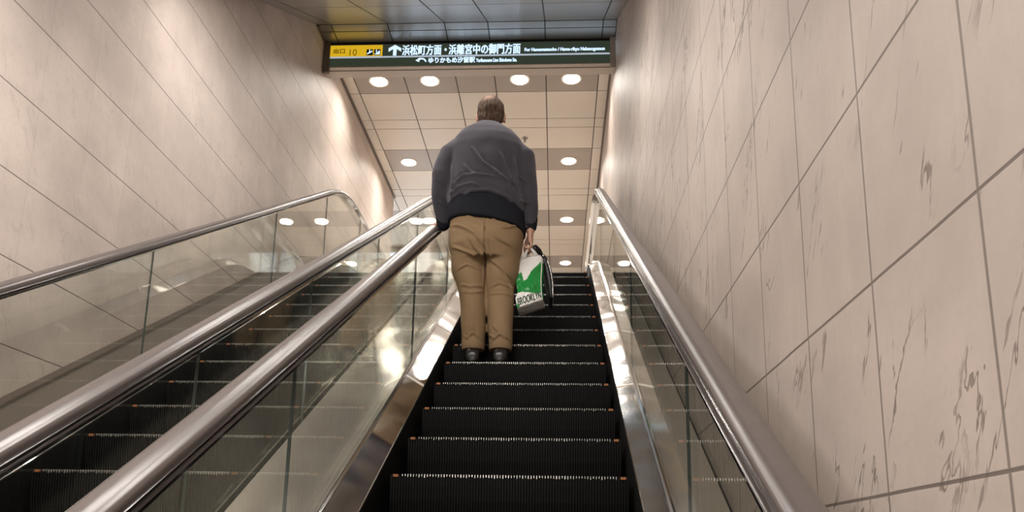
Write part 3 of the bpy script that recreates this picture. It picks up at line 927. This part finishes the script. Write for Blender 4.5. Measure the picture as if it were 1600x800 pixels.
    b.inputs['Roughness'].default_value = .8; b.inputs['Specular IOR Level'].default_value = .25
    nt.links.new(bump(nt, st, .5, .004), b.inputs['Normal'])
    add('hair', me, hair_m)

    # ---- sweater
    bm = bmesh.new()
    cx = -.525
    ellipse_loft(bm, [(cx, 5.53, 2.55, 2.48, .262, .225), (cx, 5.53, 2.572, 2.51, .297, .258), (cx, 5.53, 2.63, 2.58, .303, .266), (cx, 5.53, 2.72, 2.70, .292, .252),
                      (cx, 5.53, 2.86, 2.86, .285, .240), (cx, 5.52, 2.97, 2.96, .285, .215), (cx, 5.515, 3.05, 3.035, .255, .190), (cx, 5.52, 3.115, 3.10, .205, .160),
                      (cx + .004, 5.535, 3.165, 3.155, .140, .125), (cx + .004, 5.55, 3.20, 3.19, .100, .100)], 48, 2.25)
    add_tube(bm, [(-.72, 5.52, 2.985), (-.795, 5.515, 2.93), (-.850, 5.495, 2.76), (-.858, 5.53, 2.62), (-.856, 5.575, 2.52), (-.856, 5.605, 2.46)],
             [.105, (.105, .115), (.094, .105), (.084, .09), (.068, .07), (.054, .056)], 24)
    add_tube(bm, [(-.335, 5.52, 2.955), (-.270, 5.515, 2.91), (-.246, 5.50, 2.74), (-.228, 5.505, 2.60), (-.213, 5.515, 2.48), (-.206, 5.52, 2.395)],
             [.105, (.100, .115), (.088, .105), (.080, .09), (.068, .072), (.054, .058)], 24)
    me = fused(bm, .0085, 12)
    def droop(me):          # the blouse hangs lower at the flanks than over the seat
        for v in me.vertices:
            d = abs(v.co.x - cx)
            if d < .295 and v.co.z < 2.78:
                k = min(1, (2.78 - v.co.z) / .2) * max(0, min(1, (.295 - d) / .03))
                v.co.z -= .075 * (d / .3) ** 2 * k
    droop(me)
    def P(u, v, y=5.32):       # places on his back, measured from the fold's own row and column
        return ((u - 764.7) * .0043 - .51, 2.548 + (292 - v) * .0052)
    Fs = [([P(738, 225), P(757, 250), P(776, 262), P(800, 278), P(812, 294)], .016, .011),
          ([P(773, 256), P(790, 268), P(808, 284)], .011, .009),
          ([P(786, 234), P(794, 252), P(806, 276)], .010, .010),
          ([P(706, 276), P(728, 268), P(756, 270), P(790, 274)], .014, .013),
          ([P(700, 292), P(716, 284), P(740, 282), P(762, 290)], .010, .011),
          ([P(726, 250), P(734, 262), P(752, 270)], .009, .012),
          ([P(700, 316), P(712, 302), P(740, 292), P(770, 292), P(800, 300), P(816, 320)], .013, .014),
          ([P(705, 326), P(730, 310), P(770, 306), P(808, 314)], .008, .010),
          ([P(702, 240), P(706, 270), P(704, 300)], .010, .012),
          ([P(808, 236), P(812, 262), P(814, 290)], .010, .012),
          ([P(682, 262), P(694, 276)], .010, .011), ([P(680, 290), P(694, 300)], .010, .010), ([P(684, 318), P(696, 326)], .009, .009),
          ([P(818, 262), P(832, 270)], .009, .010), ([P(820, 300), P(836, 296)], .009, .010), ([P(820, 326), P(836, 330)], .008, .009)]
    folds(me, Fs, ymax=5.56, rand=.006, rs=6)
    sw = add('sweater', me, wool)
    # ribbed hem band and cuffs
    bm = bmesh.new()
    ellipse_loft(bm, [(cx + .002, 5.53, 2.392, 2.302, .276, .258), (cx + .002, 5.53, 2.398, 2.308, .288, .272), (cx, 5.53, 2.47, 2.39, .291, .268), (cx, 5.53, 2.55, 2.48, .290, .254), (cx, 5.53, 2.59, 2.52, .280, .240)], 64, 2.2)
    me = fused(bm, .008, 3); folds(me, [], rand=.005, rs=7)
    add('hem_band', me, rib, label='black ribbed hem band')
    for pts, rr in (([(-.856, 5.598, 2.475), (-.857, 5.615, 2.435)], [.057, .050]), ([(-.207, 5.52, 2.43), (-.204, 5.52, 2.375)], [.059, .050])):
        bm = bmesh.new(); add_tube(bm, pts, rr, 24)
        bm_ = bm_obj('cuff', bm, rib, None, True); bm_.parent = root; bm_.matrix_parent_inverse = inv

    # ---- trousers
    bm = bmesh.new()
    ellipse_loft(bm, [(-.52, 5.52, 2.50, 2.42, .245, .19), (-.522, 5.52, 2.41, 2.35, .268, .216), (-.522, 5.515, 2.28, 2.28, .272, .245), (-.522, 5.51, 2.18, 2.18, .266, .242), (-.522, 5.51, 2.08, 2.08, .235, .195)], 48, 2.3)
    add_tube(bm, [(-.640, 5.515, 2.16), (-.637, 5.515, 2.03), (-.612, 5.51, 1.90), (-.602, 5.495, 1.78), (-.596, 5.485, 1.64), (-.589, 5.475, 1.50), (-.588, 5.47, 1.445)],
             [(.138, .190), (.126, .156), (.103, .126), (.094, .111), (.088, .102), (.082, .095), (.081, .094)], 28)
    add_tube(bm, [(-.400, 5.515, 2.16), (-.402, 5.515, 2.03), (-.410, 5.51, 1.90), (-.407, 5.495, 1.78), (-.402, 5.485, 1.64), (-.398, 5.475, 1.50), (-.398, 5.47, 1.445)],
             [(.134, .190), (.124, .156), (.106, .126), (.097, .111), (.091, .102), (.085, .095), (.084, .094)], 28)
    me = fused(bm, .0085, 4)
    # flat hems: nothing of the trousers below the hem line
    for v in me.vertices:
        if v.co.z < 1.425: v.co.z = 1.425 - (1.425 - v.co.z) * .1
    def Q(u, v): return ((u - 757.6) * .00446 - .510, 2.43 - (v - 331) * .00466)
    Fs = [([Q(700, 352), Q(722, 363), Q(742, 376), Q(756, 394)], .014, .011),
          ([Q(730, 378), Q(742, 396), Q(757, 412)], .010, .010),
          ([Q(702, 388), Q(726, 400), Q(754, 412)], .010, .010),
          ([Q(757, 390), Q(770, 412), Q(790, 430), Q(804, 440)], .014, .011),
          ([Q(762, 372), Q(780, 384), Q(802, 392)], .010, .012),
          ([Q(806, 354), Q(796, 362), Q(780, 366)], .009, .010),
          ([Q(722, 340), Q(738, 350), Q(754, 356)], .009, .010),
          ([Q(764, 356), Q(776, 348), Q(800, 350)], .008, .010),
          ([Q(712, 424), Q(728, 418), Q(748, 424)], .010, .009),
          ([Q(718, 446), Q(734, 452), Q(754, 448)], .012, .009),
          ([Q(720, 458), Q(738, 462), Q(755, 456)], .009, .008),
          ([Q(764, 452), Q(780, 446), Q(802, 452)], .012, .009),
          ([Q(764, 462), Q(784, 462), Q(803, 464)], .009, .008),
          ([Q(785, 428), Q(796, 444), Q(802, 460)], .010, .009),
          ([Q(730, 534), Q(740, 524), Q(752, 534)], .013, .009), ([Q(738, 510), Q(742, 528)], .009, .010), ([Q(726, 528), Q(736, 534)], .008, .008),
          ([Q(768, 538), Q(782, 526), Q(798, 534)], .014, .009), ([Q(772, 512), Q(784, 526)], .010, .010), ([Q(766, 524), Q(776, 534)], .009, .008),
          ([Q(758, 350), Q(757, 400), Q(757, 450)], -.020, .008)]
    folds(me, Fs, ymax=5.56, rand=.007, rs=6)
    tr = add('trousers', me, twill_m)
    # seat seam pocket flap on the left hip pocket edge: welt pockets
    for x0, x1, z in ((-.70, -.60, 2.27), (-.44, -.34, 2.265)):
        bm = bmesh.new()
        ry_ = lambda x: 5.512 - .246 * (1 - (abs(x + .522) / .272) ** 2.3) ** (1 / 2.3)
        rings = []
        for i in range(9):
            x = x0 + (x1 - x0) * i / 8; y = ry_(x)
            rings.append([(x, y - .004, z - .006), (x, y - .005, z), (x, y + .02, z), (x, y + .02, z - .006)])
        loft(bm, rings); o = bm_obj('welt_pocket', bm, twill_m, None, True); o.parent = tr; o.matrix_parent_inverse = inv

    # ---- shoes: heel towards the viewer, toe forward on the tread
    for s, x in ((-1, -.588), (1, -.396)):
        bm = bmesh.new()
        def ring(y, w_, z0, z1, n=18):
            out = []
            for i in range(n):
                a = 2 * PI * i / n; c, si = math.cos(a), math.sin(a)
                out.append((x + s * (y - 5.4) * .06 + w_ * math.copysign(abs(c) ** .75, c), y, (z0 + z1) / 2 + (z1 - z0) / 2 * math.copysign(abs(si) ** .75, si)))
            return out
        loft(bm, [ring(5.372, .022, 1.33, 1.375), ring(5.380, .042, 1.315, 1.415), ring(5.41, .052, 1.312, 1.432), ring(5.47, .053, 1.312, 1.44), ring(5.53, .052, 1.312, 1.42),
                  ring(5.58, .058, 1.312, 1.392), ring(5.63, .058, 1.312, 1.368), ring(5.67, .046, 1.312, 1.352), ring(5.695, .02, 1.316, 1.335)])
        sh = bm_obj('shoe', bm, shoe_m, None, True); sh.parent = root; sh.matrix_parent_inverse = inv
        bm = bmesh.new()
        def flat(y, w_, z0, z1): return [(x + s * (y - 5.4) * .06 + dx * w_, y, z) for dx, z in ((-1, z0), (-.96, z1), (.96, z1), (1, z0))]
        loft(bm, [flat(5.370, .025, ZT, 1.318), flat(5.385, .045, ZT, 1.318), flat(5.44, .055, ZT, 1.318), flat(5.47, .054, ZT, 1.318), flat(5.475, .054, 1.303, 1.318), flat(5.55, .056, 1.300, 1.318), flat(5.63, .061, ZT, 1.318), flat(5.68, .046, ZT, 1.318), flat(5.70, .018, ZT + .004, 1.318)])
        so = bm_obj('sole', bm, sole_m, sh); so.matrix_parent_inverse = Matrix.Identity(4)
man()

# ------------------------------------------------------------------ what he carries
def in_poly(p, poly):
    x, y = p; c = False; n = len(poly)
    for i in range(n):
        x1, y1 = poly[i]; x2, y2 = poly[(i + 1) % n]
        if (y1 > y) != (y2 > y) and x < (x2 - x1) * (y - y1) / (y2 - y1) + x1: c = not c
    return c
def shopping_bag():
    white = simple('bag_plastic_white', (.80, .78, .75), .32, 0, .06, 30, .06, .5)
    green = simple('bag_print_green', (.012, .25, .045), .28, 0, .10, 20, .05, .5)
    dgreen = simple('bag_print_dark', (.012, .05, .018), .35)
    hold = (-.203, 5.525, 2.200)
    root = empty('shopping_bag', hold, 'white and green printed plastic shopping bag hanging from the right hand of the man', 'bag')
    inv = Matrix.Translation(-root.location)
    # front face corner curves as functions of v (0 at mouth, 1 at bottom edge)
    def lerp_tab(tab, v):
        for (a, x), (b, y) in zip(tab[:-1], tab[1:]):
            if v <= b: return x + (y - x) * (v - a) / (b - a)
        return tab[-1][1]
    XLt = [(0, -.268), (.2, -.298), (.45, -.297), (.68, -.284), (.8, -.298), (1, -.282)]
    XRt = [(0, -.140), (.06, -.118), (.2, -.112), (.5, -.116), (.8, -.112), (1, -.104)]
    ZLt = [(0, 2.125), (.2, 2.03), (.45, 1.93), (.68, 1.845), (1, 1.722)]
    ZRt = [(0, 2.165), (.2, 2.075), (.5, 1.96), (.8, 1.855), (1, 1.795)]
    DEP = [(0, .012), (.15, .05), (.4, .095), (.7, .15), (1, .205)]
    def wr(u, v): return .010 * mnoise.noise(Vector((u * 3.1, v * 4.2, 1.3))) + .005 * mnoise.noise(Vector((u * 8, v * 11, 4.3)))
    def front(u, v, off=0.0):
        xl, xr = lerp_tab(XLt, v), lerp_tab(XRt, v); zl, zr_ = lerp_tab(ZLt, v), lerp_tab(ZRt, v)
        d = lerp_tab(DEP, v)
        bul = .018 * math.sin(PI * u) * min(1, v * 3)
        return Vector((xl + (xr - xl) * u, 5.525 - d / 2 - bul + .03 * u + wr(u, v) - off, zl + (zr_ - zl) * u))
    def back(u, v):
        p = front(u, v); d = lerp_tab(DEP, v)
        return Vector((p.x + .012, p.y + d + .03 * math.sin(PI * u), p.z + .004))
    G1 = [(0.0, .29), (.21, .285), (.30, .46), (.42, .45), (.54, .33), (.70, .24), (1.0, .10), (1.0, .80), (.86, .82), (.20, .70), (.0, .69)]
    G2 = [(0, .90), (.10, .93), (.10, 1.0), (0, 1.0)]
    nu, nv = 54, 96
    bm = bmesh.new()
    F = [[bm.verts.new(front(i / nu, j / nv)) for i in range(nu + 1)] for j in range(nv + 1)]
    B = [[bm.verts.new(back(i / nu, j / nv)) for i in range(nu + 1)] for j in range(nv + 1)]
    for j in range(nv):
        for i in range(nu):
            uv = ((i + .5) / nu, (j + .5) / nv)
            mi = 1 if (in_poly(uv, G1) or in_poly(uv, G2)) and uv[0] < .955 else 0
            bm.faces.new((F[j][i], F[j][i + 1], F[j + 1][i + 1], F[j + 1][i])).material_index = mi
            bm.faces.new((B[j][i + 1], B[j][i], B[j + 1][i], B[j + 1][i + 1])).material_index = mi
    ns = 8
    def side(i, gr):       # gusset pinched inwards
        s = 1 if i else -1
        prev = [F[j][i] for j in range(nv + 1)]
        for q in range(1, ns + 1):
            if q == ns: cur = [B[j][i] for j in range(nv + 1)]
            else:
                cur = []
                for j in range(nv + 1):
                    a, b = F[j][i].co, B[j][i].co; t = q / ns; p = a.lerp(b, t)
                    cur.append(bm.verts.new((p.x - s * .022 * math.sin(PI * t) * (1 - (j / nv) ** 3), p.y, p.z)))
            for j in range(nv):
                v = j / nv
                bm.faces.new((prev[j], prev[j + 1], cur[j + 1], cur[j])).material_index = 1 if (.12 < v < .88 and gr) else 0
            prev = cur
    side(nu, True); side(0, False)
    # bottom, sagging and creased
    prev = F[nv]
    for q in range(1, 11):
        t = q / 10
        if q == 10: cur = B[nv]
        else:
            cur = []
            for i in range(nu + 1):
                p = F[nv][i].co.lerp(B[nv][i].co, t); u = i / nu
                sag = .016 * math.sin(PI * t) * (.4 + .6 * math.sin(PI * min(1, max(0, u)))) + .006 * mnoise.noise(Vector((u * 5, t * 5, 2)))
                cur.append(bm.verts.new((p.x, p.y, p.z - sag)))
        for i in range(nu):
            bm.faces.new((prev[i], prev[i + 1], cur[i + 1], cur[i])).material_index = 0
        prev = cur
    bmesh.ops.remove_doubles(bm, verts=bm.verts[:], dist=1e-5)
    o = bm_obj('bag_body', bm, [white, green], None, True); o.parent = root; o.matrix_parent_inverse = inv
    # straps gathered up into the fist
    for ysg in (0, 1):
        for (u0, u1, tx) in ((.02, .26, -.005), (.72, .99, .004)):
            bm = bmesh.new(); rings = []
            for k in range(9):
                t = k / 8
                src = front if ysg == 0 else back
                a = src(u0, 0.012); b = src(u1, 0.012)
                tgt = Vector((hold[0] + tx, 5.50 + .05 * ysg, hold[2] + .004))
                wd = 1 - .78 * t
                mid = a.lerp(b, .5).lerp(tgt, t); hv = (b - a) * .5 * wd
                bulge = Vector((0, (-.012 if ysg == 0 else .012) * math.sin(PI * t), 0))
                p, q = mid - hv + bulge, mid + hv + bulge
                n = Vector((0, .002, 0))
                rings.append([p - n, q - n, q + n, p + n])
            loft(bm, rings)
            o = bm_obj('strap', bm, white, None, True); o.parent = root; o.matrix_parent_inverse = inv
    # lettering along the foot of the bag
    me = text_mesh('BROOKLYN', 0, 1, 0, 1, 0, 0, .004, .007)
    for v in me.vertices:
        X, Zc = v.co.x, v.co.z; dep = -v.co.y
        u = .06 + X * .90
        vv = .985 - .005 * X - Zc * (.155 + .03 * X) - .012
        p = front(u, vv); v.co = (p.x, p.y - .0015 - dep * .3, p.z)
    me.materials.clear()
    o = link('lettering', me, dgreen); o.parent = root; o.matrix_parent_inverse = inv; o['label'] = 'dark green condensed lettering'
shopping_bag()

def black_bag():
    leather = simple('bag_black_leather', (.014, .013, .014), .38, 0, .2, 40, .05, .5)
    edge = simple('bag_edge_metal', (.55, .53, .50), .25, 1.0)
    root = empty('briefcase', (-.165, 5.60, 2.235), 'slim black bag with pale piped edge held behind the shopping bag', 'bag')
    inv = Matrix.Translation(-root.location)
    def add(o): o.parent = root; o.matrix_parent_inverse = inv; return o
    # slim body leaning out from the hand; long axis away from the viewer
    def fr(t, y):    # centre line from the top (t=0) to the foot (t=1)
        return Vector((-.108 + .060 * t + .012 * math.sin(PI * t), y, 2.205 - .335 * t))
    bm = bmesh.new(); rings = []
    for k in range(17):
        t = k / 16
        th = .017 + .014 * math.sin(PI * min(1, t * 1.1))
        if k in (0, 16): th *= .55
        c = fr(t, 0)
        ya, yb = 5.63, 5.93
        ring = []
        for (dx, y) in ((-1, ya + .02), (-.6, ya), (.6, ya), (1, ya + .02), (1, yb - .02), (.6, yb), (-.6, yb), (-1, yb - .02)):
            ring.append((c.x + dx * th, y, c.z))
        rings.append(ring)
    loft(bm, rings); add(bm_obj('bag_body', bm, leather, None, True))
    bm = bmesh.new()
    pts = [fr(k / 14, 5.628) + Vector((.012 + .008 * math.sin(PI * k / 14), 0, 0)) for k in range(2, 15)]
    add_tube(bm, pts, [.0030] * len(pts), 8); add(bm_obj('piping', bm, edge, None, True))
    bm = bmesh.new()
    pts = [(-.112, 5.645, 2.190), (-.135, 5.61, 2.232), (-.165, 5.565, 2.244), (-.195, 5.545, 2.215), (-.205, 5.55, 2.194)]
    add_tube(bm, pts, [.011, .011, .010, .009, .009], 12)
    pts = [(-.112, 5.80, 2.190), (-.135, 5.72, 2.235), (-.165, 5.63, 2.246), (-.197, 5.565, 2.215), (-.206, 5.555, 2.194)]
    add_tube(bm, pts, [.011, .011, .010, .009, .009], 12)
    add(bm_obj('handle', bm, leather, None, True))
    bm = bmesh.new(); add_ball(bm, (-.108, 5.62, 2.188), (.010, .006, .010), 14); add(bm_obj('stud', bm, edge, None, True))
black_bag()
